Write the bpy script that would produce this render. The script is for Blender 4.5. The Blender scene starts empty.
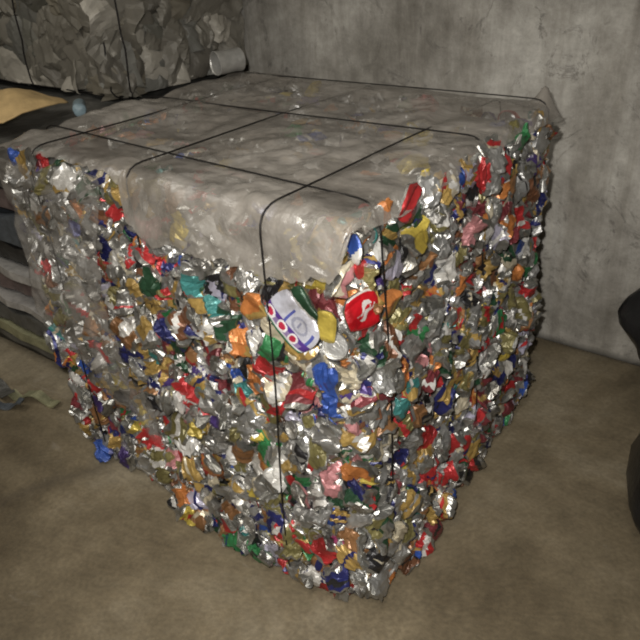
import bpy, math
import numpy as np
from mathutils import Matrix, Vector, noise

rng = np.random.default_rng(7)
SC = bpy.context.scene
COL = SC.collection
PI = math.pi

# ------------------------------------------------------------------ helpers
def mesh_obj(name, V, F, mats, parent=None, cols=None, midx=None, smooth=False):
    me = bpy.data.meshes.new(name)
    me.from_pydata(np.asarray(V, float).tolist(), [], F)
    if not isinstance(mats, (list, tuple)):
        mats = [mats]
    for m in mats:
        me.materials.append(m)
    if midx is not None:
        me.polygons.foreach_set('material_index', np.asarray(midx, np.int32))
    if cols is not None:                       # one rgba per face -> corners
        a = me.color_attributes.new('print', 'FLOAT_COLOR', 'CORNER')
        n = np.fromiter((len(f) for f in F), int, len(F))
        a.data.foreach_set('color', np.repeat(np.asarray(cols, np.float32), n, axis=0).ravel())
    if smooth:
        me.polygons.foreach_set('use_smooth', np.ones(len(F), bool))
    me.update()
    o = bpy.data.objects.new(name, me)
    COL.objects.link(o)
    if parent is not None:
        o.parent = parent
    return o

def tag(o, label=None, cat=None, group=None, kind=None):
    if label: o['label'] = label
    if cat: o['category'] = cat
    if group: o['group'] = group
    if kind: o['kind'] = kind
    return o

def empty(name, loc=(0, 0, 0)):
    o = bpy.data.objects.new(name, None)
    o.location = loc
    COL.objects.link(o)
    return o

class MB:
    def __init__(s): s.V, s.F, s.C, s.n = [], [], [], 0
    def add(s, V, F, C=None):
        s.V.append(np.asarray(V, float))
        s.F.extend([tuple(i + s.n for i in f) for f in F])
        if C is not None: s.C.append(np.asarray(C, float))
        s.n += len(V)
    def build(s, name, mats, parent=None, smooth=False):
        return mesh_obj(name, np.vstack(s.V), s.F, mats, parent,
                        np.vstack(s.C) if s.C else None, None, smooth)

def box(lo, hi):
    x0, y0, z0 = lo; x1, y1, z1 = hi
    V = [(x0,y0,z0),(x1,y0,z0),(x1,y1,z0),(x0,y1,z0),(x0,y0,z1),(x1,y0,z1),(x1,y1,z1),(x0,y1,z1)]
    F = [(0,3,2,1),(4,5,6,7),(0,1,5,4),(1,2,6,5),(2,3,7,6),(3,0,4,7)]
    return V, F

def grid_faces(nu, nv, wrap=False):
    F = []
    for j in range(nv - 1):
        for i in range(nu if wrap else nu - 1):
            k = (i + 1) % nu
            F.append((j*nu+i, j*nu+k, (j+1)*nu+k, (j+1)*nu+i))
    return F

def tube(pts, r, seg=6, closed=False):
    P = np.asarray(pts, float); n = len(P)
    V = []
    up = np.array([0.31, 0.23, 0.92])
    for i in range(n):
        a = P[(i-1) % n] if (closed or i > 0) else P[i]
        b = P[(i+1) % n] if (closed or i < n-1) else P[i]
        t = (b-a)/(np.linalg.norm(b-a)+1e-9)
        u = np.cross(t, up); u /= np.linalg.norm(u)+1e-9
        w = np.cross(t, u)
        for k in range(seg):
            an = 2*PI*k/seg
            V.append(P[i] + r*(math.cos(an)*u + math.sin(an)*w))
    F = []
    for i in range(n if closed else n-1):
        j = (i+1) % n
        for k in range(seg):
            l = (k+1) % seg
            F.append((i*seg+k, i*seg+l, j*seg+l, j*seg+k))
    return V, F

def crumple(V, rng, n, amp, f0=12., f1=45.):
    V = np.array(V, float)
    for _ in range(n):
        d = rng.normal(size=3); d /= np.linalg.norm(d)
        m = rng.normal(size=3); m /= np.linalg.norm(m)
        fr = rng.uniform(f0, f1); ph = rng.random()
        tri = np.abs(((V @ d * fr + ph) % 1.0) - 0.5)*4 - 1
        V += np.outer(tri*amp*rng.uniform(.4, 1.), m)
    return V

# ------------------------------------------------------------------ materials
def new_mat(name):
    m = bpy.data.materials.new(name); m.use_nodes = True
    nt = m.node_tree
    b = nt.nodes['Principled BSDF']
    return m, nt, b

def N(nt, t, **kw):
    n = nt.nodes.new(t)
    for k, v in kw.items():
        if hasattr(n, k): setattr(n, k, v)
        else: n.inputs[k.replace('_', ' ')].default_value = v
    return n

def ramp(nt, stops):
    r = nt.nodes.new('ShaderNodeValToRGB')
    e = r.color_ramp.elements
    while len(e) < len(stops): e.new(.5)
    for el, (p, c) in zip(e, stops):
        el.position = p; el.color = (*c, 1) if len(c) == 3 else c
    return r

def noise_tex(nt, scale, detail=6, rough=.6, vec=None, dist=0.):
    n = nt.nodes.new('ShaderNodeTexNoise')
    n.inputs['Scale'].default_value = scale
    n.inputs['Detail'].default_value = detail
    n.inputs['Roughness'].default_value = rough
    n.inputs['Distortion'].default_value = dist
    if vec is not None: nt.links.new(vec, n.inputs['Vector'])
    return n

def mixc(nt, a, b, fac, mode='MIX'):
    m = nt.nodes.new('ShaderNodeMix'); m.data_type = 'RGBA'; m.blend_type = mode
    for s, v in ((m.inputs[6], a), (m.inputs[7], b), (m.inputs[0], fac)):
        if isinstance(v, bpy.types.NodeSocket): nt.links.new(v, s)
        elif isinstance(v, (int, float)): s.default_value = v
        else: s.default_value = (*v, 1)
    return m.outputs[2]

def bump(nt, b, h, strength, dist=.01):
    n = nt.nodes.new('ShaderNodeBump')
    n.inputs['Strength'].default_value = strength; n.inputs['Distance'].default_value = dist
    nt.links.new(h, n.inputs['Height']); nt.links.new(n.outputs[0], b.inputs['Normal'])

def coords(nt, kind='Object', scale=(1, 1, 1), rot=(0, 0, 0), loc=(0, 0, 0)):
    t = nt.nodes.new('ShaderNodeTexCoord'); m = nt.nodes.new('ShaderNodeMapping')
    m.inputs['Scale'].default_value = scale; m.inputs['Rotation'].default_value = rot
    m.inputs['Location'].default_value = loc
    nt.links.new(t.outputs[kind], m.inputs['Vector'])
    return m.outputs[0]

def mat_can():
    m, nt, b = new_mat('printed_can_metal')
    a = N(nt, 'ShaderNodeAttribute', attribute_name='print')
    v = coords(nt)
    g = noise_tex(nt, 9, 5, .65, v)
    gr = ramp(nt, [(.36, (.30, .27, .22)), (.62, (1, .99, .96))])
    nt.links.new(g.outputs['Fac'], gr.inputs[0])
    c = mixc(nt, a.outputs['Color'], gr.outputs[0], .8, 'MULTIPLY')
    nt.links.new(c, b.inputs['Base Color'])
    r = N(nt, 'ShaderNodeMapRange'); nt.links.new(a.outputs['Alpha'], r.inputs[0])
    r.inputs[3].default_value = METAL_BARE; r.inputs[4].default_value = METAL_INK
    nt.links.new(r.outputs[0], b.inputs['Metallic'])
    b.inputs['Roughness'].default_value = .36
    f = noise_tex(nt, 130, 3, .6, v)
    bump(nt, b, f.outputs['Fac'], .35, .004)
    return m

def mat_plain(name, col, rough=.5, metal=0., var=.35, scale=14., bmp=.2, coat=0.):
    m, nt, b = new_mat(name)
    v = coords(nt)
    n = noise_tex(nt, scale, 6, .65, v)
    lo = tuple(max(0, c*(1-var)) for c in col); hi = tuple(min(1, c*(1+var)) for c in col)
    r = ramp(nt, [(.3, lo), (.7, hi)])
    nt.links.new(n.outputs['Fac'], r.inputs[0]); nt.links.new(r.outputs[0], b.inputs['Base Color'])
    b.inputs['Roughness'].default_value = rough; b.inputs['Metallic'].default_value = metal
    b.inputs['Coat Weight'].default_value = coat
    n2 = noise_tex(nt, scale*5, 4, .6, v)
    if bmp: bump(nt, b, n2.outputs['Fac'], bmp, .01)
    return m

def mat_film(name, a_lo, a_hi, col_lo, col_hi, scale=3.):
    m, nt, b = new_mat(name)
    v = coords(nt)
    n = noise_tex(nt, scale, 7, .7, v, .6)
    r = ramp(nt, [(.3, col_lo), (.7, col_hi)])
    nt.links.new(n.outputs['Fac'], r.inputs[0]); nt.links.new(r.outputs[0], b.inputs['Base Color'])
    b.inputs['Roughness'].default_value = .27
    b.inputs['Specular IOR Level'].default_value = .8
    w = noise_tex(nt, 11, 5, .62, coords(nt, scale=(1, 1.7, 1.3)), 1.2)
    bump(nt, b, w.outputs['Fac'], .28, .02)
    n2 = noise_tex(nt, scale*2.3, 5, .6, v)
    mr = N(nt, 'ShaderNodeMapRange'); nt.links.new(n2.outputs['Fac'], mr.inputs[0])
    mr.inputs[1].default_value = .35; mr.inputs[2].default_value = .65
    mr.inputs[3].default_value = a_lo; mr.inputs[4].default_value = a_hi
    nt.links.new(mr.outputs[0], b.inputs['Alpha'])
    return m

def mat_floor():
    m, nt, b = new_mat('stained_concrete_floor')
    v = coords(nt)
    n1 = noise_tex(nt, 1.3, 8, .66, v, .4); n2 = noise_tex(nt, 11, 6, .7, v); n3 = noise_tex(nt, 90, 3, .6, v)
    r1 = ramp(nt, [(.34, (.095, .072, .040)), (.5, (.178, .144, .090)), (.68, (.30, .26, .185))])
    nt.links.new(n1.outputs['Fac'], r1.inputs[0])
    r2 = ramp(nt, [(.3, (.62, .60, .56)), (.7, (1.15, 1.13, 1.1))]); nt.links.new(n2.outputs['Fac'], r2.inputs[0])
    c = mixc(nt, r1.outputs[0], r2.outputs[0], .8, 'MULTIPLY')
    r3 = ramp(nt, [(.35, (.72, .72, .72)), (.65, (1.15, 1.15, 1.15))]); nt.links.new(n3.outputs['Fac'], r3.inputs[0])
    c = mixc(nt, c, r3.outputs[0], .6, 'MULTIPLY')
    # pale scuffs
    s = noise_tex(nt, 3.2, 9, .75, coords(nt, scale=(1, 1.6, 1), rot=(0, 0, .9)), 1.4)
    rs = ramp(nt, [(.62, (0, 0, 0)), (.74, (.5, .5, .5))]); nt.links.new(s.outputs['Fac'], rs.inputs[0])
    c = mixc(nt, c, (.33, .29, .23), rs.outputs[0])
    # dark streak blended into the slab colour from the bale's left foot
    t = nt.nodes.new('ShaderNodeTexCoord'); sx = nt.nodes.new('ShaderNodeSeparateXYZ')
    nt.links.new(t.outputs['Object'], sx.inputs[0])
    q = noise_tex(nt, 5, 4, .6, v)
    def mth(op, a, bb):
        k = nt.nodes.new('ShaderNodeMath'); k.operation = op
        for s_, v_ in ((k.inputs[0], a), (k.inputs[1], bb)):
            if isinstance(v_, bpy.types.NodeSocket): nt.links.new(v_, s_)
            else: s_.default_value = v_
        return k.outputs[0]
    # distance from the line through (-.83,.12) and (-1.01,-.29): normal (.916,-.402)
    dl = mth('ADD', mth('ADD', mth('MULTIPLY', sx.outputs[0], .916), mth('MULTIPLY', sx.outputs[1], -.402)), .808)
    dl = mth('ADD', dl, mth('MULTIPLY', mth('SUBTRACT', q.outputs['Fac'], .5), .16))
    dl = mth('ABSOLUTE', dl, 0)
    mr = N(nt, 'ShaderNodeMapRange'); nt.links.new(dl, mr.inputs[0])
    mr.inputs[1].default_value = .0; mr.inputs[2].default_value = .055; mr.inputs[3].default_value = .42; mr.inputs[4].default_value = 0
    yy = N(nt, 'ShaderNodeMapRange'); nt.links.new(sx.outputs[1], yy.inputs[0])
    yy.inputs[1].default_value = -.55; yy.inputs[2].default_value = -.2; yy.inputs[3].default_value = 0; yy.inputs[4].default_value = 1
    c = mixc(nt, c, (.045, .036, .026), mth('MULTIPLY', mr.outputs[0], yy.outputs[0]))
    nt.links.new(c, b.inputs['Base Color'])
    b.inputs['Roughness'].default_value = .75
    bump(nt, b, n3.outputs['Fac'], .25, .004)
    return m

def mat_wall():
    m, nt, b = new_mat('streaked_concrete_wall')
    v = coords(nt)
    n1 = noise_tex(nt, 1.6, 8, .68, v, .5)
    r1 = ramp(nt, [(.34, (.20, .185, .155)), (.5, (.36, .34, .30)), (.66, (.52, .50, .45))])
    nt.links.new(n1.outputs['Fac'], r1.inputs[0])
    s = noise_tex(nt, 2.2, 7, .7, coords(nt, scale=(3.4, 1, .4)), .5)
    r2 = ramp(nt, [(.36, (.60, .58, .55)), (.55, (1, 1, 1)), (.7, (1.12, 1.12, 1.1))]); nt.links.new(s.outputs['Fac'], r2.inputs[0])
    c = mixc(nt, r1.outputs[0], r2.outputs[0], .8, 'MULTIPLY')
    n3 = noise_tex(nt, 14, 8, .8, v)
    r3 = ramp(nt, [(.32, (.55, .54, .52)), (.68, (1.2, 1.2, 1.2))]); nt.links.new(n3.outputs['Fac'], r3.inputs[0])
    c = mixc(nt, c, r3.outputs[0], .8, 'MULTIPLY')
    # scribbly dark smudges and pale scratches
    k = noise_tex(nt, 4.5, 9, .78, coords(nt, scale=(1, 1, .8)), 2.6)
    rk = ramp(nt, [(.36, (.75, .75, .75)), (.44, (0, 0, 0)), (1, (0, 0, 0))]); nt.links.new(k.outputs['Fac'], rk.inputs[0])
    c = mixc(nt, c, (.11, .10, .085), rk.outputs[0])
    k2 = noise_tex(nt, 3.0, 9, .8, coords(nt, scale=(5, 1, .6), rot=(0, .25, 0)), 1.5)
    rk2 = ramp(nt, [(.62, (0, 0, 0)), (.72, (.55, .55, .55))]); nt.links.new(k2.outputs['Fac'], rk2.inputs[0])
    c = mixc(nt, c, (.50, .48, .43), rk2.outputs[0])
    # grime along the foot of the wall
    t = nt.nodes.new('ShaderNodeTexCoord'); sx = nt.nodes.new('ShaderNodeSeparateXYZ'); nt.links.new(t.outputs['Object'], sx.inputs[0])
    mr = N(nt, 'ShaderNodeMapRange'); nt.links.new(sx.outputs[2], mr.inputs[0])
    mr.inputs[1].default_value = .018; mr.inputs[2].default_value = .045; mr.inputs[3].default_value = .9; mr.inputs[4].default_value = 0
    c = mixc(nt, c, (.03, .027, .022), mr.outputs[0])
    nt.links.new(c, b.inputs['Base Color'])
    b.inputs['Roughness'].default_value = .8
    bump(nt, b, n3.outputs['Fac'], .35, .01)
    return m

METAL_BARE, METAL_INK = .82, .30
M_CAN = mat_can()
M_FILM = mat_film('dusty_plastic_film', .42, .82, (.21, .185, .155), (.40, .37, .325))
M_VEIL = mat_film('thin_plastic_film', .12, .50, (.25, .22, .18), (.42, .40, .37), 5.)
M_WIRE = mat_plain('dark_baling_wire', (.018, .016, .015), .5, .6, .3, 40, 0)
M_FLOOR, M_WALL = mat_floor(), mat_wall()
M_CEIL = mat_plain('ceiling_concrete', (.25, .24, .22), .9)
M_SACK = mat_plain('black_plastic', (.012, .012, .012), .32, 0, .4, 9, .3)
M_CARD = mat_plain('tan_cardboard', (.47, .33, .15), .8, 0, .3, 12, .3)
M_BLUE = mat_plain('pale_blue_plastic', (.20, .27, .30), .35, 0, .25, 20, .3)
M_TIN = mat_plain('worn_tinplate', (.42, .41, .38), .4, .55, .25, 25, .2)
def sheet_mat(name, c): return mat_plain(name, c, .42, .45, .45, 10, .5)
M_SH = [sheet_mat('sheet_' + n, c) for n, c in (('grey', (.13, .127, .115)), ('pinkish', (.19, .145, .135)),
        ('bluish', (.13, .145, .16)), ('dark', (.05, .048, .044)), ('bright', (.50, .48, .45)), ('yellowish', (.34, .33, .20)))]
def mat_scrap():
    m, nt, b = new_mat('dull_scrap_aluminium')
    a = N(nt, 'ShaderNodeAttribute', attribute_name='print')
    n = noise_tex(nt, 7, 6, .65, coords(nt))
    r = ramp(nt, [(.3, (1.0, .97, .90)), (.7, (1.6, 1.58, 1.5))]); nt.links.new(n.outputs['Fac'], r.inputs[0])
    nt.links.new(mixc(nt, a.outputs['Color'], r.outputs[0], .8, 'MULTIPLY'), b.inputs['Base Color'])
    b.inputs['Metallic'].default_value = .15; b.inputs['Roughness'].default_value = .55
    return m
M_SCRAPMIX = mat_scrap()

# ------------------------------------------------------------------ the setting
def struct(name, lo, hi, m):
    return tag(mesh_obj(name, *box(lo, hi), m), kind='structure')
XL, XR, YF, YB, ZC = -4.2, 3.6, -4.0, 1.285, 3.1
struct('floor', (XL, YF, -.12), (XR, YB+.2, 0), M_FLOOR)
struct('wall_back', (XL, YB, .018), (XR, YB+.2, ZC), M_WALL)
struct('wall_left', (XL-.2, YF, .0), (XL, YB, ZC), M_WALL)
struct('wall_right', (XR, YF, .0), (XR+.2, YB, ZC), M_WALL)
struct('wall_front', (XL, YF-.2, .0), (XR, YF, ZC), M_WALL)
struct('ceiling', (XL, YF, ZC), (XR, YB, ZC+.15), M_CEIL)

RING_SPIN, SCRIPT_SPIN = -.70, 0.
FLASH, AMBIENT_POWER = 118., 24.

# ------------------------------------------------------------------ crushed cans
PAL = dict(red=(.58,.022,.025), orange=(.66,.22,.035), yellow=(.72,.55,.05), gold=(.50,.32,.07), green=(.03,.24,.075),
    darkgreen=(.025,.085,.04), blue=(.03,.10,.46), navy=(.025,.03,.16), purple=(.09,.05,.24), pink=(.68,.28,.30),
    cream=(.74,.66,.48), white=(.80,.79,.76), silver=(.62,.62,.61), lightsilver=(.75,.75,.74), silverorange=(.62,.5,.36),
    teal=(.05,.28,.27), maroon=(.24,.04,.05), brown=(.22,.09,.04), lavender=(.50,.48,.62), magenta=(.48,.05,.20),
    olive=(.24,.21,.07), rust=(.34,.16,.055), black=(.025,.024,.026))
for _k, _c in PAL.items():
    _l = .3*_c[0]+.55*_c[1]+.15*_c[2]
    PAL[_k] = tuple((.88*x+.12*_l)*(.92 if 'silver' not in _k else .74) for x in _c)
WORD = dict(lightsilver='silver', silverorange='silver and orange', darkgreen='dark green', navy='navy blue', rust='rust brown')
RAND = (['silver']*26 + ['lightsilver']*10 + ['red']*8 + ['white']*8 + ['cream']*3 + ['gold']*5 + ['orange']*3 + ['yellow']*3 +
        ['green']*3 + ['darkgreen']*3 + ['navy']*4 + ['blue']*4 + ['purple']*2 + ['pink']*2 + ['maroon']*3 + ['brown']*2 +
        ['olive']*4 + ['rust']*4 + ['lavender']*3 + ['teal']*2 + ['black']*2)
SILV = (.44, .44, .42)

def ink(c): return (*PAL[c], .25 if 'silver' in c else 1.)

def side_can(rng, c, nu=18, nv=12):
    """a can lying on its side and squashed flat: printed wall, bare necks and ends"""
    L = .058*rng.uniform(.55, .95); r = .033
    th = np.arange(nu)/nu*2*PI
    hs = np.linspace(-1, 1, nv)
    V = []
    sq = rng.uniform(.35, .62)
    for h in hs:
        rr = r*(.80 if abs(h) > .95 else (.97 if abs(h) > .7 else 1.))
        for t in th:
            V.append((L*h, rr*1.12*math.cos(t), rr*sq*math.sin(t)))
    F = grid_faces(nu, nv, True)
    base, acc = ink(c), ink(rng.choice(['white', 'silver', 'navy', 'gold', 'red', 'cream', 'black', 'white']))
    cols = []
    t0 = rng.uniform(0, 2*PI); bandw = rng.uniform(.15, .5); style = rng.integers(0, 4)
    for j in range(nv-1):
        hm = (hs[j]+hs[j+1])/2
        for i in range(nu):
            tm = (th[i]+PI/nu-t0) % (2*PI)
            k = base
            if abs(hm) > .84: k = (*SILV, 0.)
            elif style == 0 and abs(tm-PI) < .8 and abs(hm) < bandw: k = acc
            elif style == 1 and abs(hm-.3) < bandw*.45: k = acc
            elif style == 2 and abs(((tm/PI+hm*.6) % 1)-.5) < bandw*.3: k = acc
            elif style == 3 and abs(tm-PI) < 1.1 and abs(hm-.8*math.sin(tm)) < .25: k = acc
            cols.append(k)
    for j, e in ((0, -1), (nv-1, 1)):
        V.append((L*e*.9, 0, 0)); ci = len(V)-1
        for i in range(nu):
            a, b = j*nu+i, j*nu+(i+1) % nu
            F.append((a, ci, b) if e > 0 else (b, ci, a)); cols.append((*SILV, 0.))
    V = np.array(V)
    # waist fold: bend part of the can about a crease
    k = rng.uniform(-.5, .5)*L; ang = rng.uniform(-.8, .8)
    s = V[:, 0] > k
    x = V[s, 0]-k; z = V[s, 2]
    V[s, 0] = k + x*math.cos(ang) - z*math.sin(ang); V[s, 2] = x*math.sin(ang) + z*math.cos(ang)
    V = crumple(V, rng, 4, .0075, 12, 34); V = crumple(V, rng, 4, .0036, 40, 90)
    return V, F, np.array(cols)

def end_can(rng, c, nu=20, bottom=False):
    """a can crushed along its axis: its round end faces out. Returns the wall and the end separately"""
    if bottom: prof = [(.0315, -.010), (.0255, .0), (.0235, -.0015), (.0185, -.007), (.010, -.010), (.0, -.0112)]
    else: prof = [(.0290, -.002), (.0282, .0012), (.0262, .0008), (.0252, -.0052), (.0240, -.0045), (.012, -.0040), (.0, -.0040)]
    d = rng.uniform(.022, .04)
    th = np.arange(nu)/nu*2*PI
    wall = [(.0335, -d), (.0355, -d*.75), (.0325, -d*.5), (.0345, -.013), (prof[0][0]+.0015, -.005 if not bottom else -.012)]
    V = [(r*math.cos(t), r*math.sin(t), z) for r, z in wall for t in th]
    F = grid_faces(nu, len(wall), True)
    base = ink(c); cols = [base]*(nu*3)+[(*SILV, 0.)]*nu
    Ve, Fe, Ce = [], [], []
    for r, z in prof[:-1]:
        Ve += [(r*math.cos(t), r*math.sin(t), z) for t in th]
    m = len(prof)-1
    Fe = grid_faces(nu, m, True)
    Ve.append((0, 0, prof[-1][1]))
    Fe += [((m-1)*nu+i, (m-1)*nu+(i+1) % nu, len(Ve)-1) for i in range(nu)]
    if not bottom:                              # the opener tab and the mouth's scored outline
        n0 = len(Ve)
        tt = np.arange(12)/12*2*PI
        for s_, z in ((1., -.0036), (.96, -.0016), (.5, -.0016), (.45, -.0030)):
            Ve += [(.0075*s_*math.cos(t), .003+.0115*s_*math.sin(t), z) for t in tt]
        Fe += [tuple(n0+i for i in f) for f in grid_faces(12, 4, True)]
    V, Ve = np.array(V), np.array(Ve)
    sx, sy, an = rng.uniform(.82, 1.02), rng.uniform(.7, .98), rng.uniform(0, PI)
    R = np.array([[math.cos(an), -math.sin(an), 0], [math.sin(an), math.cos(an), 0], [0, 0, 1]])
    A = R @ np.diag([sx, sy, 1]) @ R.T
    seed = rng.integers(1 << 30)
    both = np.vstack([V, Ve]) @ A.T
    both = crumple(both, np.random.default_rng(seed), 2, .0016, 8, 20)
    V, Ve = both[:len(V)], both[len(V):]
    V = crumple(V, rng, 4, .004, 20, 50)
    Ce = [(*(.70, .70, .69), 0.)]*len(Fe)
    return (V, F, np.array(cols)), (Ve, Fe, np.array(Ce))

def torn_can(rng, c, n=13):
    """a burst can wall folded into a crumpled sheet, printed on one side"""
    w, h = rng.uniform(.06, .10), rng.uniform(.045, .085)
    u, v = np.meshgrid(np.linspace(-.5, .5, n), np.linspace(-.5, .5, n))
    rad = 1 - .28*(np.abs(u)*2)**2*(np.abs(v)*2)**2
    V = np.stack([u*w*rad, v*h*rad, -.05*((u*1.1)**2+(v*1.1)**2)], -1).reshape(-1, 3)
    F = grid_faces(n, n)
    base, acc = ink(c), ink(rng.choice(['white', 'silver', 'gold', 'navy', 'red', 'cream']))
    d = rng.normal(size=2); d /= np.linalg.norm(d); o = rng.uniform(-.2, .2); wd = rng.uniform(.05, .16)
    cols = []
    for j in range(n-1):
        for i in range(n-1):
            p = ((i+.5)/(n-1)-.5, (j+.5)/(n-1)-.5)
            q = p[0]*d[0]+p[1]*d[1]-o
            cols.append(acc if abs(q) < wd or q > .38 else ((*SILV, 0.) if q < -.40 else base))
    V = crumple(V, rng, 4, .010, 8, 24); V = crumple(V, rng, 4, .0042, 30, 75)
    return V, F, np.array(cols)

def plate(w, h, nx, ny, fn, seed, amp=.0025, inside=None):
    """a can pressed flat with its printed side out; fn(u, v) in [-1, 1] gives the print"""
    u, v = np.meshgrid(np.linspace(-1, 1, nx), np.linspace(-1, 1, ny))
    p, q = u*np.sqrt(1-.32*v**2), v*np.sqrt(1-.32*u**2)
    V = np.stack([p*w/2, q*h/2, -.006*np.maximum(np.abs(u), np.abs(v))**6], -1).reshape(-1, 3)
    V = crumple(V, np.random.default_rng(seed), 4, amp, 8, 26)
    back = V.copy(); back[:, 2] -= .005
    F = grid_faces(nx, ny)
    C = []
    for j in range(ny-1):
        for i in range(nx-1):
            C.append(fn((u[j, i]+u[j, i+1])/2, (v[j, i]+v[j+1, i])/2))
    n = nx*ny
    F += [tuple(reversed([i+n for i in f])) for f in grid_faces(nx, ny)]
    C += [(*SILV, 0.)]*((nx-1)*(ny-1))
    ring = [i for i in range(nx)] + [j*nx+nx-1 for j in range(1, ny)] + [(ny-1)*nx+i for i in range(nx-2, -1, -1)] + [j*nx for j in range(ny-2, 0, -1)]
    for a, b in zip(ring, ring[1:]+ring[:1]):
        F.append((a, a+n, b+n, b)); C.append((*SILV, 0.))
    return np.vstack([V, back]), F, np.array(C)

def ring_print(u, v):
    W, P = (.66, .67, .77, .8), (.10, .045, .27, 1.)
    for k, cu in enumerate((-.72, -.12, .42)):
        d = math.hypot((u-cu)*1.25, (v+.52)*1.0)
        if d < .17: return (.50, .03, .07, 1.)
        if d < .27: return (.85, .83, .83, 1.)
    if v < -.84: return (.06, .26, .14, 1.)
    if v < -.72: return (.80, .80, .82, 1.)
    if v < -.22: return P if v > -.45 or abs(u) > .8 else (.30, .22, .42, 1.)
    if abs(u+.18) < .045 and v < .55: return (.10, .12, .42, 1.)
    if abs(u-.82) < .05 and v < .5: return (.10, .12, .42, 1.)
    d = math.hypot((u-.30)*1.05, (v-.22)*.9)
    if .24 < d < .34: return (.36, .37, .47, 1.)
    if abs(u-.26) < .04 and abs(v-.22) < .16: return (.30, .31, .42, 1.)
    return W

def script_print(u, v):
    # white brush-script strokes across a red wall
    if v > .88: return (.78, .76, .74, 1.)
    a, b = u*.80+v*.60, -u*.60+v*.80
    for c0, ph, w0, e in ((.17, 0., .075, .50), (-.16, 1.1, .085, .58), (.01, 2.4, .035, .36)):
        if abs(a-.05+.1*c0) < e and abs(b-c0-.09*math.sin(8.5*a+ph)) < w0*(1.1+.6*math.sin(5*a+ph*2)): return (.84, .80, .78, 1.)
    return (.62, .012, .022, 1.)

# ------------------------------------------------------------------ where the cans sit on the bale
BW, BD, BH = 1.045, .915, .935
def left_pos(x, z):                            # the side that faces -y
    b = .012*math.sin(x*9+z*4) + .012*math.sin(z*11-x*3) + .05*math.exp(-((x+.22)/.28)**2)*max(0, 1-z/.55) - .03*max(0, 1-abs(x)/.05)
    return np.array([x, -.004-b, z]), np.array([0, -1, 0.])
def right_pos(y, z):                           # the side that faces +x
    b = .010*math.sin(y*8+z*5) + .010*math.sin(z*13+y*4) + .02*max(0, 1-z/.4) - .03*max(0, 1-abs(y)/.05)
    return np.array([.004+b-.035*max(0, (y-.6)/.35)*(1-z), y, z]), np.array([1, 0, 0.])
def top_pos(x, y):
    b = .010*math.sin(x*7)*math.sin(y*8)
    return np.array([x, y, BH-.055+b]), np.array([0, 0, 1.])
def rear_pos(x, z): return np.array([x, BD, z]), np.array([0, 1, 0.])
def far_pos(y, z):
    return np.array([-BW-.02+.03*math.sin(z*7+1), y, z]), np.array([-1, 0, 0.])

def frame(nrm, rng, tilt, spin=None):
    n = nrm + rng.normal(size=3)*tilt; n /= np.linalg.norm(n)
    up = np.array([0, 0, 1.]) if abs(n[2]) < .8 else np.array([0, 1., 0])
    x = np.cross(up, n); x /= np.linalg.norm(x); y = np.cross(n, x)
    a = rng.uniform(0, 2*PI) if spin is None else spin
    return np.stack([x*math.cos(a)+y*math.sin(a), -x*math.sin(a)+y*math.cos(a), n], 1)

LEFT_SPOTS = '''-0.209,0.727,orange -0.039,0.733,yellow -0.077,0.769,gold -0.095,0.744,darkgreen -0.166,0.648,green -0.201,0.587,red -0.122,0.645,silverorange -0.101,0.586,green -0.050,0.614,blue
-0.040,0.580,green -0.136,0.536,navy -0.004,0.591,purple -0.019,0.621,cream -0.027,0.496,pink 0.036,0.498,red -0.060,0.432,red -0.235,0.532,orange -0.173,0.545,cream
-0.333,0.520,blue -0.266,0.417,red -0.474,0.316,yellow -0.294,0.431,gold -0.507,0.393,red -0.542,0.505,maroon -0.517,0.574,navy -0.401,0.722,teal -0.527,0.719,red
-0.435,0.812,yellow -0.398,0.799,teal -0.569,0.736,orange -0.344,0.799,cream -0.390,0.613,white -0.449,0.616,brown -0.309,0.658,darkgreen -0.238,0.735,green -0.339,0.726,lavender
-0.333,0.596,pink -0.614,0.346,navy -0.438,0.202,orange -0.545,0.205,red -0.532,0.081,orange -0.513,0.045,red -0.508,-0.010,yellow -0.375,0.072,red -0.355,0.021,blue
-0.348,-0.033,green -0.199,0.303,white -0.248,0.339,green -0.206,0.095,red -0.158,0.162,red -0.120,0.112,red -0.184,-0.011,red -0.032,0.180,magenta -0.005,0.350,yellow
0.021,0.149,gold 0.011,0.285,olive -0.138,0.274,pink -0.092,0.292,silver -0.093,0.176,silver -0.036,0.089,navy -0.015,0.876,blue 0.002,0.857,pink -0.271,0.626,white
-0.167,0.431,silver -0.117,0.371,silver -0.939,0.536,olive -0.910,0.782,rust -0.943,0.904,gold -0.811,0.888,rust -0.828,0.733,olive -0.731,0.675,rust -0.677,0.609,olive
-0.695,0.907,navy -0.623,0.861,darkgreen -0.661,0.529,rust -0.708,0.200,yellow -0.673,0.181,red -0.816,0.258,rust -0.941,0.137,rust -0.813,0.120,navy -0.217,0.203,olive
-0.267,0.026,green -0.409,0.417,lightsilver -0.347,0.294,silver -0.037,0.381,silver -0.004,0.436,silver -0.113,0.765,silver -0.270,0.733,silver'''
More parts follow.
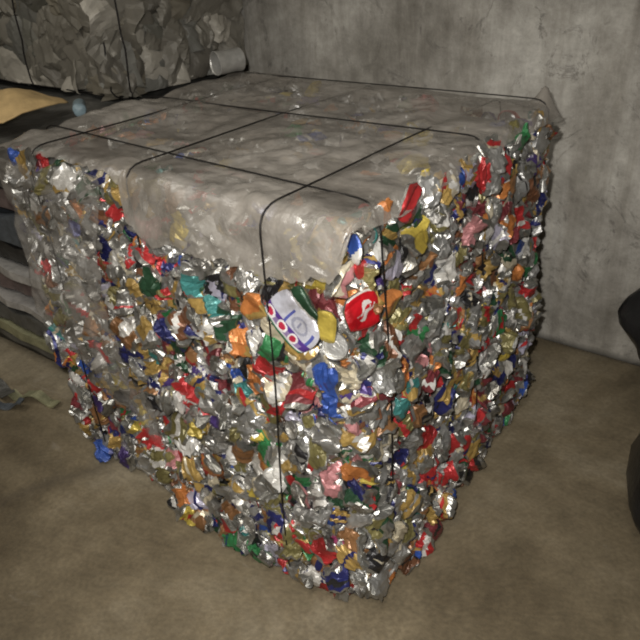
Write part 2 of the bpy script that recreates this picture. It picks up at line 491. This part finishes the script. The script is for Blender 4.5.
RIGHT_SPOTS = '''-0.005,0.825,cream 0.045,0.828,red 0.096,0.731,gold 0.107,0.641,white 0.139,0.558,orange 0.164,0.929,red 0.118,0.916,orange 0.205,0.839,yellow 0.259,0.939,yellow
0.289,0.922,red 0.657,0.922,green 0.382,0.846,gold 0.447,0.900,red 0.616,0.717,orange 0.527,0.683,red 0.375,0.733,blue 0.223,0.778,green 0.156,0.788,lavender
0.411,0.661,orange 0.412,0.545,gold 0.529,0.420,red 0.412,0.496,olive 0.257,0.489,maroon 0.229,0.000,red 0.170,-0.010,blue 0.206,0.675,silver 0.128,0.467,white
0.161,0.500,green 0.108,0.372,silver 0.175,0.235,silver 0.267,0.292,red 0.337,0.366,navy 0.474,0.314,olive 0.550,0.169,maroon 0.626,0.290,navy 0.622,0.508,olive
0.423,0.774,pink 0.283,0.826,silver 0.198,0.908,black 0.083,0.859,white 0.130,0.208,gold 0.065,0.168,silver 0.341,0.637,cream 0.686,0.809,rust 0.799,0.579,rust
0.715,0.340,rust 0.266,0.742,brown 0.219,0.870,pink 0.339,0.925,white 0.395,0.941,lavender 0.554,0.919,red 0.586,0.887,black 0.721,0.922,olive 0.813,0.924,white
0.036,0.223,olive 0.066,0.317,cream 0.302,0.526,olive'''
def spots(s): return [(float(a), float(b), c) for a, b, c in (t.split(',') for t in s.split())]

place = []     # (position, normal, colour, kind, out, spin, size, shown)
def blend(p, n, a, z):
    # at the bale's edges the cans turn round the corner
    if z > BH-.06 and n[2] == 0: n = n + np.array([0, 0, .5])
    return p, n/np.linalg.norm(n)
fixed = []
for s, fp, side in ((LEFT_SPOTS, left_pos, 'L'), (RIGHT_SPOTS, right_pos, 'R')):
    for a, z, c in spots(s):
        z = min(max(z, .032), BH-.03); a = min(a, -.012) if side == 'L' else max(a, .012)
        p, n = fp(a, z); fixed.append((p, n, c, side))
FEATURE = []
p, n = left_pos(-.110, .735); FEATURE.append(('ring', p, n))
p, n = right_pos(.008, .765); FEATURE.append(('script', p, n))
p, n = left_pos(-.023, .700); FEATURE.append(('disc', p, n))
occupied = [f[1] for f in FEATURE]
BITS = [(left_pos(-.004, .885), 'blue', 'white', .046, .060, .5, 'blue and white crumpled can at the film corner'),
        (right_pos(-.024, .838), 'cream', 'pink', .070, .042, .5, 'cream crumpled can above the red one'),
        (right_pos(.034, .836), 'red', 'red', .040, .034, .3, 'small red fold of crushed can'),
        (left_pos(-.038, .742), 'yellow', 'yellow', .036, .062, .2, 'bright yellow crushed can'),
        (left_pos(-.085, .775), 'darkgreen', 'white', .075, .030, -.8, 'dark green can wall with a pale stripe'),
        (right_pos(.104, .735), 'orange', 'gold', .062, .055, .2, 'orange and gold crushed can'),
        (right_pos(.160, .925), 'red', 'maroon', .075, .075, .4, 'large crimson crushed can high on the bale'),
        (left_pos(-.212, .735), 'orange', 'gold', .062, .055, .3, 'orange crushed can beside the baling wire')]
occupied += [b[0][0] for b in BITS]
for p, n, c, side in fixed:
    if min(np.linalg.norm(p-q) for q in occupied) < .045: continue
    kind = 'end' if c in ('silver', 'cream') and rng.random() < .6 else ('torn' if rng.random() < .5 else 'side')
    place.append((p, n, c, kind, rng.uniform(.002, .014), None, .88, 2))
def fill(fp, a0, a1, z0, z1, step, jit, shown, ends=.3, dull=None):
    na, nz = int((a1-a0)/step)+1, int((z1-z0)/step)+1
    for j in range(nz+1):
        for i in range(na+1):
            a = a0+(a1-a0)*(i+.5*(j % 2))/na + rng.uniform(-jit, jit); z = z0+(z1-z0)*j/nz + rng.uniform(-jit, jit)
            a = min(max(a, a0), a1); z = min(max(z, z0), z1)
            p, n = fp(a, z)
            if shown:
                near = min(np.linalg.norm(p-q) for q in occupied)
                p, n = blend(p, n, a, z)
            c = str(rng.choice(RAND)) if (dull is None or rng.random() > dull) else str(rng.choice(['olive', 'rust', 'silver', 'maroon', 'darkgreen', 'gold', 'black', 'brown', 'olive', 'silver']))
            k = rng.random()
            kind = 'end' if k < ends else ('torn' if k < ends+.25 else 'side')
            place.append((p, n, c, kind, -.024 if shown and near < .046 else rng.uniform(-.020, .012), None, rng.uniform(.62, .95), 1 if shown else 0))
fill(left_pos, -BW+.03, -.01, .035, BH-.03, .0325, .011, True, .30, .24)
fill(right_pos, .012, BD-.03, .035, BH-.02, .0325, .011, True, .27, .30)
fill(top_pos, -BW+.03, -.03, .03, BD-.03, .055, .014, False, .2)
fill(rear_pos, -BW+.03, -.03, .035, BH-.04, .075, .02, False)
fill(far_pos, .03, BD-.03, .035, BH-.04, .06, .02, False)
# the upright edge nearest the camera and the two upright edges either side
for z in np.arange(.035, BH-.02, .034):
    for x, y, nx, ny in ((-.012, .012, 1, -1), (-BW+.02, .015, -1, -1), (-.03, BD-.01, 1, 1)):
        if x > -.02 and min(np.linalg.norm(np.array([x, y, z])-q) for q in occupied) < .052: continue
        n = np.array([nx, ny, 0.])/1.414
        place.append((np.array([x, y, z])+rng.normal(size=3)*.004+n*(.02*max(0, 1-z/.4) if x > -.02 else 0), n, str(rng.choice(RAND)), rng.choice(['side', 'torn', 'side']), rng.uniform(-.006, .008), None, .95, 1))

bale = empty('can_bale', (-.5, .46, 0))
ORG = np.array([-.5, .46, 0])
tag(bale, 'large wire-tied block of crushed colourful drink cans under dusty plastic film', 'bale of cans')
CAM = np.array([.68168, -.97432, 1.42336])

def make(c, kind, sz, rg):
    if kind == 'end':
        w, e = end_can(rg, c, bottom=rg.random() < .45)
        return (w[0]*sz, w[1], w[2]), (e[0]*sz, e[1], e[2])
    g = side_can(rg, c) if kind == 'side' else torn_can(rg, c)
    return (g[0]*sz, g[1], g[2]), None

def shows(t):
    p, n, c, kind, out, spin, sz, sh = t
    if sh == 0 or p[0] < -.42 or (p[2] > .80 and p[0] < -.01 and p[1] < .02): return -1
    v = CAM-p; d = np.linalg.norm(v)
    return float(n @ v)/d**3*(1.25 if sh == 2 else 1)*(1+8*out)
order = sorted(range(len(place)), key=lambda i: -shows(place[i]))
own = set(order[:89])
mass = MB()
def clampz(V):
    V[:, 2] = np.maximum(V[:, 2], .006)
    under = (V[:, 0] < -.02) & (V[:, 1] > -.01) & (V[:, 0] > -1.0)      # pressed flat beneath the film
    V[under, 2] = np.minimum(V[under, 2], .928)
    over = (V[:, 0] < -.03) & (V[:, 0] > -.58) & (V[:, 2] > .83)
    V[over, 1] = np.maximum(V[over, 1], np.where(V[over, 2] > .89, .002, -.014))
    return V
def can_part(body, end, R, p, label):
    cp = mesh_obj('crushed_can', clampz(body[0] @ R.T + p)-ORG, body[1], M_CAN, bale, body[2])
    if label: cp['label'] = label
    if end is not None:
        e = mesh_obj('can_end', clampz(end[0] @ R.T + p)-ORG, end[1], M_CAN, cp, end[2])
        e['label'] = 'round bare silver can end'
for i, (p, n, c, kind, out, spin, sz, sh) in enumerate(place):
    rg = np.random.default_rng(1000+i)
    body, end = make(c, kind, sz, rg)
    R = frame(n, rg, .16 if kind == 'end' else .24, spin)
    q = p+n*out
    if i in own:
        can_part(body, end, R, q, '%s printed crushed can' % WORD.get(c, c) if 'silver' not in c else None)
    else:
        for g in (body, end):
            if g is not None: mass.add(clampz(g[0] @ R.T+q)-ORG, g[1], g[2])
V, F = box((-BW+.02, .03, .008), (-.035, BD-.03, BH-.045))
mass.add(np.array(V)-ORG, F, [(.10, .10, .095, .3)]*6)
tag(mass.build('packed_cans', M_CAN, bale), kind='stuff')

for kind, p, n in FEATURE:
    rg = np.random.default_rng(5)
    if kind == 'ring':
        g = plate(.124, .086, 60, 60, ring_print, 3, .0016); R = frame(n+np.array([.10, 0, .22]), rg, .0, RING_SPIN); o = .030
        can_part(g, None, R, p+n*o, 'pale lavender flattened can with red discs ringed in white on a purple band')
    elif kind == 'script':
        g = plate(.084, .076, 60, 50, script_print, 9, .0025); R = frame(n+np.array([0, -.22, .18]), rg, .0, SCRIPT_SPIN); o = .050
        can_part(g, None, R, p+n*o, 'red flattened can with white script lettering')
    else:
        w, e = end_can(np.random.default_rng(21), 'silver', 28); R = frame(n+np.array([.35, 0, .3]), rg, .0, 1.)
        can_part((w[0]*.98, w[1], w[2]), (e[0]*.98, e[1], e[2]), R, p+n*.030, 'silver can with its round end facing out')

for k, ((p, n), c1, c2, w, h, sp, lab) in enumerate(BITS):
    def fn(u, v, a=ink(c1), b=ink(c2)): return b if v < -.35 + .3*u else a
    g = plate(w, h, 16, 16, fn, 40+k, .0085); R = frame(n+np.array([.1, -.1, .15]), np.random.default_rng(k), .08, sp)
    can_part(g, None, R, p+n*.026, lab)

# ------------------------------------------------------------------ plastic film over the bale
def nz(x, y, z, s): return noise.fractal(Vector((x*s, y*s, z*s)), 1.0, 2.0, 4)
def overhang(x):
    xs = [-1.1, -.64, -.60, -.575, -.52, -.45, -.30, -.225, -.12, -.02, .0, .012, .022]
    hs = [.015, .02, .045, .105, .125, .140, .138, .142, .135, .112, .085, .03, .01]
    return float(np.interp(x, xs, hs))
def make_film():
    nx, ny = 150, 150
    xs = np.linspace(-1.115, .022, nx); V = []
    r = .05; zt = .948; yr = .95; y0 = -.032
    for j in range(ny):
        for x in xs:
            h = overhang(x)*(1+.18*nz(x, 3.1, 0, 9))+.012*nz(x, 8, 0, 30)
            L1 = yr-(y0+r); tot = L1+r*PI/2+max(h-r, 0.0)
            # straight share of columns to the edge, the rest for the overhang
            s = tot*j/(ny-1) if j < ny else 0
            if h < r: tot = L1+r*min(1.2, .35+h/r); s = tot*j/(ny-1)
            if s < L1: y, z, n = yr-s, zt, (0, 0, 1)
            elif s < L1+r*PI/2:
                a = (s-L1)/r; y, z, n = y0+r-r*math.sin(a), zt-r+r*math.cos(a), (0, -math.sin(a), math.cos(a))
            else:
                d = s-L1-r*PI/2; y, z, n = y0-.10*d, zt-r-d, (0, -1, .1)
            # sides fall away over the edge of the bale
            if x > -.012: z -= .03*((x+.012)/.034)**2*(1.0 if y > 0 else .4)
            if x < -1.03: z -= .05*((-1.03-x)/.085)**2
            if y > .9: z -= .03*((y-.9)/.05)**2
            k = nz(x, y, z, 5)*.012 + nz(x+4, y, z, 16)*.006
            bx = .010*math.exp(-((x+.09)/.16)**2)*max(0, -n[1])
            z += .05*math.exp(-((x+.03)/.02)**2-((y-.935)/.028)**2)
            # the wires pull the film down along their lines
            g = 0
            if n[2] > .7:
                for wx in (-.175, -.578, -.91): g = max(g, math.exp(-((x-wx)/.035)**2))
                for wy in (.128, .53, .90): g = max(g, math.exp(-((y-wy)/.035)**2))
            k = k*(1-.7*g) - .006*g + bx
            V.append((x, y+n[1]*k, z+n[2]*k))
    V = np.array(V); V[:, 0] += np.array([.012*nz(v[1], v[2], 2.2, 8)*(1 if abs(v[0]+.5) > .52 else 0) for v in V])
    F = grid_faces(nx, ny)
    F = [f[::-1] for f in F]
    return mesh_obj('plastic_film', V-ORG, F, M_FILM, bale, smooth=True)
tag(make_film(), 'dusty grey plastic film spread over the top')
def make_veil():
    nx, nz_ = 60, 90; V = []
    for j in range(nz_):
        t = j/(nz_-1)
        for i in range(nx):
            s = i/(nx-1)
            ztop = .925; zbot = .50-.30*s+.03*nz(s, 0, 1, 6)
            z = ztop+(zbot-ztop)*t
            x = -1.075+s*(.42-.06*math.sin(t*5))+.012*nz(t, s, 3, 5)
            y = left_pos(max(x, -BW), z)[0][1]-.034+.016*nz(x, 2, z, 6)+.006*nz(x, 2, z, 20)
            if s < .12: y += .07*(1-s/.12)**2
            V.append((x, y, z))
    return mesh_obj('side_film', np.array(V)-ORG, [f[::-1] for f in grid_faces(nx, nz_)], M_VEIL, bale, smooth=True)
tag(make_veil(), 'thin hazy plastic film clinging to the far left of the side')

# ------------------------------------------------------------------ baling wires
def rounded(pts, r):
    out = []; n = len(pts)
    P = [np.array(p, float) for p in pts]
    for i in range(n):
        a, b, c = P[i-1], P[i], P[(i+1) % n]
        u, w = (a-b)/np.linalg.norm(a-b), (c-b)/np.linalg.norm(c-b)
        for t in np.linspace(0, 1, 6):
            out.append((1-t)**2*(b+u*r)+2*t*(1-t)*b+t*t*(b+w*r))
        d = np.linalg.norm(c-b)-2*r
        for t in np.linspace(0, 1, 14)[1:-1]: out.append(b+w*(r+d*t))
    return out
def wire(pts, wob, seed, r=.05):
    rg = np.random.default_rng(seed); P = rounded(pts, r)
    ph = rg.uniform(0, 6, 3)
    Q = []
    for i, p in enumerate(P):
        s = i*.25
        Q.append(p+wob*np.array([math.sin(s*.9+ph[0])+.5*math.sin(s*2.3), math.sin(s*.8+ph[1])+.5*math.sin(s*2.1+1), .4*math.sin(s+ph[2])]))
    Q = [np.array([q[0], q[1], max(q[2], .005)]) for q in Q]
    V, F = tube(Q, .0019, 6, True)
    mesh_obj('baling_wire', np.array(V)-ORG, F, M_WIRE, bale, smooth=True)
zt = .953
for k, (x, yb) in enumerate(((-.168, -.050), (-.578, -.014), (-.91, -.020))):
    bot = -.062 if k == 0 else -.008
    wire([(x, bot, .006), (x, yb, zt), (x+.01, .955, zt-.02), (x, .955, .006)], .004, k)
for k, (y, yl) in enumerate(((.085, .15), (.53, .515), (.905, .885))):
    xr = (.014, .004, .004)[k]
    wire([(xr+(.015 if k < 2 else -.01), y+.01, .006), (xr, y-.01, zt), (-1.105, yl, zt-.01), (-1.08, yl, .006)], .004, 10+k)

# ------------------------------------------------------------------ flattened sheets stacked to the left
ORD = ['lowest', 'second lowest', 'third from the bottom', 'fourth from the bottom', 'fifth from the bottom', 'sixth from the bottom',
       'seventh from the bottom', 'eighth from the bottom', 'ninth from the bottom', 'topmost but two', 'topmost but one', 'topmost']
COLW = ['grey', 'pinkish grey', 'bluish grey', 'dark grey', 'bright silver', 'yellowish']
def slab(name, cx, cy, z0, z1, lx, ly, yaw, m, seed, rough=.010):
    rg = np.random.default_rng(seed); nx, ny = 22, 22
    u, v = np.meshgrid(np.linspace(-.5, .5, nx), np.linspace(-.5, .5, ny))
    V0 = np.stack([u*lx, v*ly, np.zeros_like(u)], -1).reshape(-1, 3)
    V0 = crumple(V0, rg, 5, rough, 2, 9)
    t = z1-z0
    top = V0.copy(); bot = V0.copy()
    def unit(q): return (q-q.min())/(q.max()-q.min()+1e-9)
    top[:, 2] = z1-t*.35*unit(V0[:, 2]); bot[:, 2] = z0+t*.12*unit(crumple(V0, rg, 2, .01, 3, 9)[:, 2])
    n = nx*ny; F = grid_faces(nx, ny)
    F = F+[tuple(reversed([i+n for i in f])) for f in F]
    ring = [i for i in range(nx)]+[j*nx+nx-1 for j in range(1, ny)]+[(ny-1)*nx+i for i in range(nx-2, -1, -1)]+[j*nx for j in range(ny-2, 0, -1)]
    for a, b in zip(ring, ring[1:]+ring[:1]): F.append((a, a+n, b+n, b))
    V = np.vstack([top, bot])
    c, s = math.cos(yaw), math.sin(yaw)
    V = np.stack([V[:, 0]*c-V[:, 1]*s, V[:, 0]*s+V[:, 1]*c, V[:, 2]], 1)
    o = mesh_obj(name, V-np.array([0, 0, z0]), F, m)
    o.location = (cx, cy, z0)
    return o
layers = [(.004, .075, 3, .10), (.077, .105, 0, .02), (.107, .155, 5, .0), (.157, .235, 0, .03), (.237, .275, 4, .02), (.277, .37, 1, .05),
          (.372, .41, 4, .0), (.412, .495, 3, .06), (.497, .615, 2, .0), (.617, .70, 1, .02), (.702, .79, 0, .03), (.792, .872, 0, .0)]
for i, (z0, z1, mi, inn) in enumerate(layers):
    r2 = np.random.default_rng(50+i)
    o = slab('metal_sheet', -1.78-inn, .66+.5*inn+r2.uniform(-.01, .01), z0, z1, .93, .98, r2.uniform(-.035, .035), M_SH[mi], 70+i)
    tag(o, '%s flattened sheet %s in the stack left of the cans' % (COLW[mi], ORD[i]), 'metal sheet', 'flattened sheets stacked left of the bale')
# bent strips lying loose on the floor before the stack
for i, (x, y, l, w, a, mi, d) in enumerate(((-1.36, .045, .20, .035, .25, 5, 'short yellowish bent metal strip nearest the can bale'),
        (-1.56, .02, .26, .05, -.15, 0, 'long grey bent metal strip in front of the sheet stack'),
        (-1.42, -.04, .16, .03, .5, 2, 'narrow bluish bent metal strip lying farthest out on the floor'))):
    n = 24; V = []
    rr = np.random.default_rng(i)
    for k in range(n):
        t = k/(n-1)-.5
        z = .022+.016*math.cos(t*9+i)
        for yy, zz in ((-w/2, z), (w/2, z+.004*math.sin(k)), (w/2, z-.004), (-w/2, z-.005)): V.append((t*l, yy+.006*math.sin(t*7), max(zz, .001)))
    F = []
    for k in range(n-1):
        for q in range(4): F.append((k*4+q, k*4+(q+1) % 4, (k+1)*4+(q+1) % 4, (k+1)*4+q))
    F += [(3, 2, 1, 0), tuple(range(4*n-4, 4*n))]
    V = np.array(V); V[:, 2] -= V[:, 2].min()-.001
    o = mesh_obj('metal_strip', V, F, M_SH[mi]); o.location = (x, y, 0); o.rotation_euler = (0, 0, a)
    tag(o, d, 'metal strip', 'loose strips on the floor')

# the scrap bale on top of the sheets, against the wall
sb = empty('scrap_bale', (-1.9, .92, .876))
so = np.array([-1.9, .92, .876])
tag(sb, 'grey bale of crumpled scrap metal on the sheet stack against the wall', 'scrap bale')
X0, X1, Y0, Y1, Z0, Z1 = -2.5, -1.33, .63, 1.20, .882, 1.50
sm = MB()
V, F = box((X0+.03, Y0+.03, Z0), (X1-.03, Y1-.03, Z1-.03))
sm.add(np.array(V)-so, F, [(.08, .08, .075, .3)]*6)
def scrap_piece(rg, c, w, h):
    n = 12
    u, v = np.meshgrid(np.linspace(-.5, .5, n), np.linspace(-.5, .5, n))
    V = np.stack([u*w, v*h, -.10*(u**2+v**2)*w*4], -1).reshape(-1, 3)
    V = crumple(V, rg, 4, .014, 4, 14); V = crumple(V, rg, 3, .005, 18, 40)
    return V, grid_faces(n, n), np.array([c]*(n-1)**2)
SCR = [(0.139, 0.130, 0.111, 0.4), (0.122, 0.114, 0.097, 0.5), (0.155, 0.146, 0.126, 0.3), (0.111, 0.109, 0.094, 0.6), (0.128, 0.116, 0.092, 0.7), (0.117, 0.116, 0.106, 0.5), (0.291, 0.275, 0.244, 0.1), (0.100, 0.093, 0.080, 0.6)]
k = 0
def put(p, n, big):
    global k
    rg = np.random.default_rng(900+k); k += 1
    c = SCR[int(rg.integers(0, len(SCR)))]
    g = scrap_piece(rg, c, rg.uniform(.16, .30)*big, rg.uniform(.12, .22)*big)
    R = frame(np.array(n, float), rg, .13)
    V = g[0] @ R.T+p
    V[:, 2] = np.maximum(V[:, 2], Z0); V[:, 1] = np.minimum(V[:, 1], Y1+.05)
    sm.add(V-so, g[1], g[2])
for z in np.arange(Z0+.03, Z1, .075):
    for y in np.arange(Y0+.02, Y1, .075): put(np.array([X1-.01+rng.uniform(-.015, .012), y, z]), (1, -.1, .1), .8)
    for x in np.arange(X0, X1, .085): put(np.array([x, Y0+.01+rng.uniform(-.012, .015), z]), (0, -1, .1), .9)
for x in np.arange(X0, X1, .12):
    for y in np.arange(Y0, Y1, .12): put(np.array([x, y, Z1-.03]), (0, 0, 1), 1.1)
tag(sm.build('crumpled_scrap', M_SCRAPMIX, sb), kind='stuff')
def sb_wire(pts, seed):
    rg = np.random.default_rng(seed)
    V, F = tube([p+rg.normal(size=3)*.003 for p in rounded(pts, .03)], .0028, 6, True)
    mesh_obj('baling_wire', np.array(V)-so, F, M_WIRE, sb, smooth=True)
for x in (-2.2, -1.81, -1.36):
    sb_wire([(x, Y0-.035, Z0+.004), (x, Y0-.035, Z1+.02), (x, Y1+.04, Z1+.02), (x, Y1+.04, Z0+.004)], int(-x*100))
sb_wire([(X1+.03, Y0-.005, Z0+.004), (X1+.03, Y0-.005, Z1+.02), (X0-.03, Y0-.005, Z1+.02), (X0-.03, Y0-.005, Z0+.004)], 5)

# ------------------------------------------------------------------ small things on the sheet stack
def bent_card():
    nx, ny = 40, 24; V = []
    for j in range(ny):
        for i in range(nx):
            u, v = i/(nx-1)-.5, j/(ny-1)-.5
            uu = u*math.sqrt(1-1.2*v*v); vv = v*math.sqrt(1-1.2*u*u)
            x, y = uu*.34, vv*.30
            z = .075+.062*math.cos(vv*3.0)*math.cos(uu*2.2)-.05+.010*nz(x, y, 0, 7)
            V.append((x, y, max(z, .004)))
    V = np.array(V); n = len(V); low = V.copy(); low[:, 2] -= .004
    F = grid_faces(nx, ny); F = F+[tuple(reversed([i+n for i in f])) for f in F]
    ring = [i for i in range(nx)]+[j*nx+nx-1 for j in range(1, ny)]+[(ny-1)*nx+i for i in range(nx-2, -1, -1)]+[j*nx for j in range(ny-2, 0, -1)]
    for a, b in zip(ring, ring[1:]+ring[:1]): F.append((a, a+n, b+n, b))
    return np.vstack([V, low]), F
V, F = bent_card()
o = mesh_obj('cardboard_sheet', V, F, M_CARD, smooth=True); o.location = (-1.515, .300, .876); o.rotation_euler = (0, 0, .1)
tag(o, 'tan curved sheet of cardboard on the sheet stack behind the can bale', 'cardboard')

def lathe(prof, nu=24, seed=0, amp=0):
    th = np.arange(nu)/nu*2*PI
    V = np.array([(r*math.cos(t), r*math.sin(t), z) for r, z in prof for t in th])
    if amp: V = crumple(V, np.random.default_rng(seed), 4, amp, 6, 25)
    return V, grid_faces(nu, len(prof), True)
def lay(V, yaw, loc):
    V = np.stack([V[:, 2], V[:, 0], V[:, 1]], 1)
    V[:, 2] -= V[:, 2].min()
    c, s = math.cos(yaw), math.sin(yaw)
    return np.stack([V[:, 0]*c-V[:, 1]*s, V[:, 0]*s+V[:, 1]*c, V[:, 2]], 1)
bt = empty('plastic_bottle', (-1.335, .44, .876)); bt.scale = (.62, .62, .62)
tag(bt, 'pale blue crushed plastic bottle lying beside the tan cardboard', 'bottle')
V, F = lathe([(.001, -.07), (.030, -.068), (.034, -.06), (.032, -.02), (.034, .03), (.030, .06), (.014, .085), (.013, .09)], 24, 4, .004)
V = lay(V, 2.5, None); mesh_obj('bottle_body', V, F, M_BLUE, bt, smooth=True)
zc = .033
V, F = lathe([(.001, .106), (.0145, .105), (.0145, .086), (.001, .086)], 20)
V = np.stack([V[:, 2], V[:, 0], V[:, 1]+zc], 1); c, s = math.cos(2.5), math.sin(2.5)
V = np.stack([V[:, 0]*c-V[:, 1]*s, V[:, 0]*s+V[:, 1]*c, V[:, 2]], 1)
mesh_obj('bottle_cap', V, F, M_TIN, bt, smooth=True)

V, F = lathe([(.001, -.045), (.034, -.045), (.036, -.042), (.0345, -.02), (.0345, .02), (.036, .044), (.037, .047), (.0355, .048), (.033, .044), (.0325, -.04), (.001, -.041)], 28, 6, .0022)
V = lay(V, math.atan2(-1., -.30), None)
o = mesh_obj('tin_can', V, F, M_TIN); o.location = (-1.02, .80, .958)
tag(o, 'open tin can with a pale rim lying on the far left corner of the film', 'tin can')

# ------------------------------------------------------------------ black sacks at the right
def sack(name, label, loc, prof, sx, sy, lean, seed, flat=0):
    prof = [(float(np.interp(t, np.linspace(0, 1, len(prof)), [p[0] for p in prof])), float(np.interp(t, np.linspace(0, 1, len(prof)), [p[1] for p in prof]))) for t in np.linspace(0, 1, 40)]
    nu = 64; th = np.arange(nu)/nu*2*PI; V = []
    for r, z in prof:
        for t in th:
            w = 1+.07*math.sin(t*5+z*9+seed)+.05*math.sin(t*11+seed*2-z*14)
            ct, st = math.cos(t), math.sin(t)
            if flat: ct, st = math.copysign(abs(ct)**.6, ct), math.copysign(abs(st)**.6, st)
            V.append((r*w*sx*ct+lean*z, r*w*sy*st, z*1.2 if flat else z))
    V = np.array(V); V = crumple(V, np.random.default_rng(seed), 4, .003, 4, 14)
    V[:, 2] -= V[:, 2].min()
    F = grid_faces(nu, len(prof), True)
    F.append(tuple(reversed(range(nu))))
    if flat:
        o = mesh_obj(name, V, F+[tuple(range(len(V)-nu, len(V)))], M_SACK, smooth=True)
        o.location = loc; o.rotation_euler = (0, 0, flat)
        return tag(o, label, 'rubbish sack')
    root = empty(name, loc)
    mesh_obj('sack_body', V, F, M_SACK, root, smooth=True)
    top = V[-nu:].mean(0)
    nk = MB()
    W_, F_ = lathe([(prof[-1][0]*.9, -.01), (.018, .012), (.022, .025), (.04, .06), (.05, .085), (.03, .08), (.0, .04)], 20, seed, .004)
    nk.add(W_+top, F_)
    nk.build('knotted_neck', M_SACK, root, smooth=True)
    tag(root, label, 'rubbish sack')
    return root
sack('rubbish_sack', 'black plastic sack lying flat on the floor along the right edge', (.680, .70, 0),
     [(.24, .0), (.31, .03), (.34, .10), (.31, .18), (.22, .235), (.06, .25)], .80, 1.30, 0., 3, .33)
sack('rubbish_sack', 'bulging black plastic sack heaped on another sack by the wall', (.550, .87, .325),
     [(.15, .0), (.20, .03), (.235, .065), (.257, .105), (.262, .145), (.25, .185), (.225, .22), (.18, .25), (.12, .275), (.05, .29)], 1., .95, 0., 8)

# ------------------------------------------------------------------ camera and light
cam = bpy.data.cameras.new('camera'); co = bpy.data.objects.new('camera', cam); COL.objects.link(co)
R = [[.8027747, -.2593473, .5369280], [.5942213, .4227582, -.6842343], [-.0495364, .8683401, .4934893]]
M = Matrix([R[i]+[float(CAM[i])] for i in range(3)]+[[0, 0, 0, 1]])
co.matrix_world = M
cam.sensor_width = 36; cam.lens = 738.818/640*36; cam.clip_start = .05
SC.camera = co

def area(name, loc, target, size, power, col):
    l = bpy.data.lights.new(name, 'AREA'); l.shape = 'RECTANGLE'; l.size, l.size_y = size; l.energy = power; l.color = col
    o = bpy.data.objects.new(name, l); COL.objects.link(o)
    o.location = loc; o.rotation_euler = (Vector(target)-Vector(loc)).to_track_quat('-Z', 'Y').to_euler()
    return o
# the camera's own flash, just above and beside the lens
f = Vector(CAM)+M.to_3x3() @ Vector((-.06, .085, 0))
fl = bpy.data.lights.new('camera_flash', 'SPOT'); fl.energy = FLASH; fl.spot_size = math.radians(90); fl.spot_blend = 1.0
fl.shadow_soft_size = .018; fl.color = (1, .97, .93)
fo = bpy.data.objects.new('camera_flash', fl); COL.objects.link(fo); fo.location = f
fo.rotation_euler = (Vector((-.15, .12, .62))-f).to_track_quat('-Z', 'Y').to_euler()
# weak overhead area lights added for ambient fill, no fixtures seen
area('ambient_fill', (.6, -1.6, 3.05), (.6, -1.6, 0), (.2, 1.5), AMBIENT_POWER, (1, .95, .86))
area('ambient_fill', (-1.9, -1.2, 3.05), (-1.9, -1.2, 0), (.2, 1.5), AMBIENT_POWER, (1, .95, .86))
w = bpy.data.worlds.new('world'); SC.world = w; w.use_nodes = True
w.node_tree.nodes['Background'].inputs[0].default_value = (.8, .85, .9, 1)
w.node_tree.nodes['Background'].inputs[1].default_value = .02
vs = SC.view_settings
vs.view_transform = 'Standard'; vs.look = 'None'; vs.gamma = 1; vs.use_curve_mapping = False; vs.exposure = 0.18
SC.cycles.filter_width = 2.0
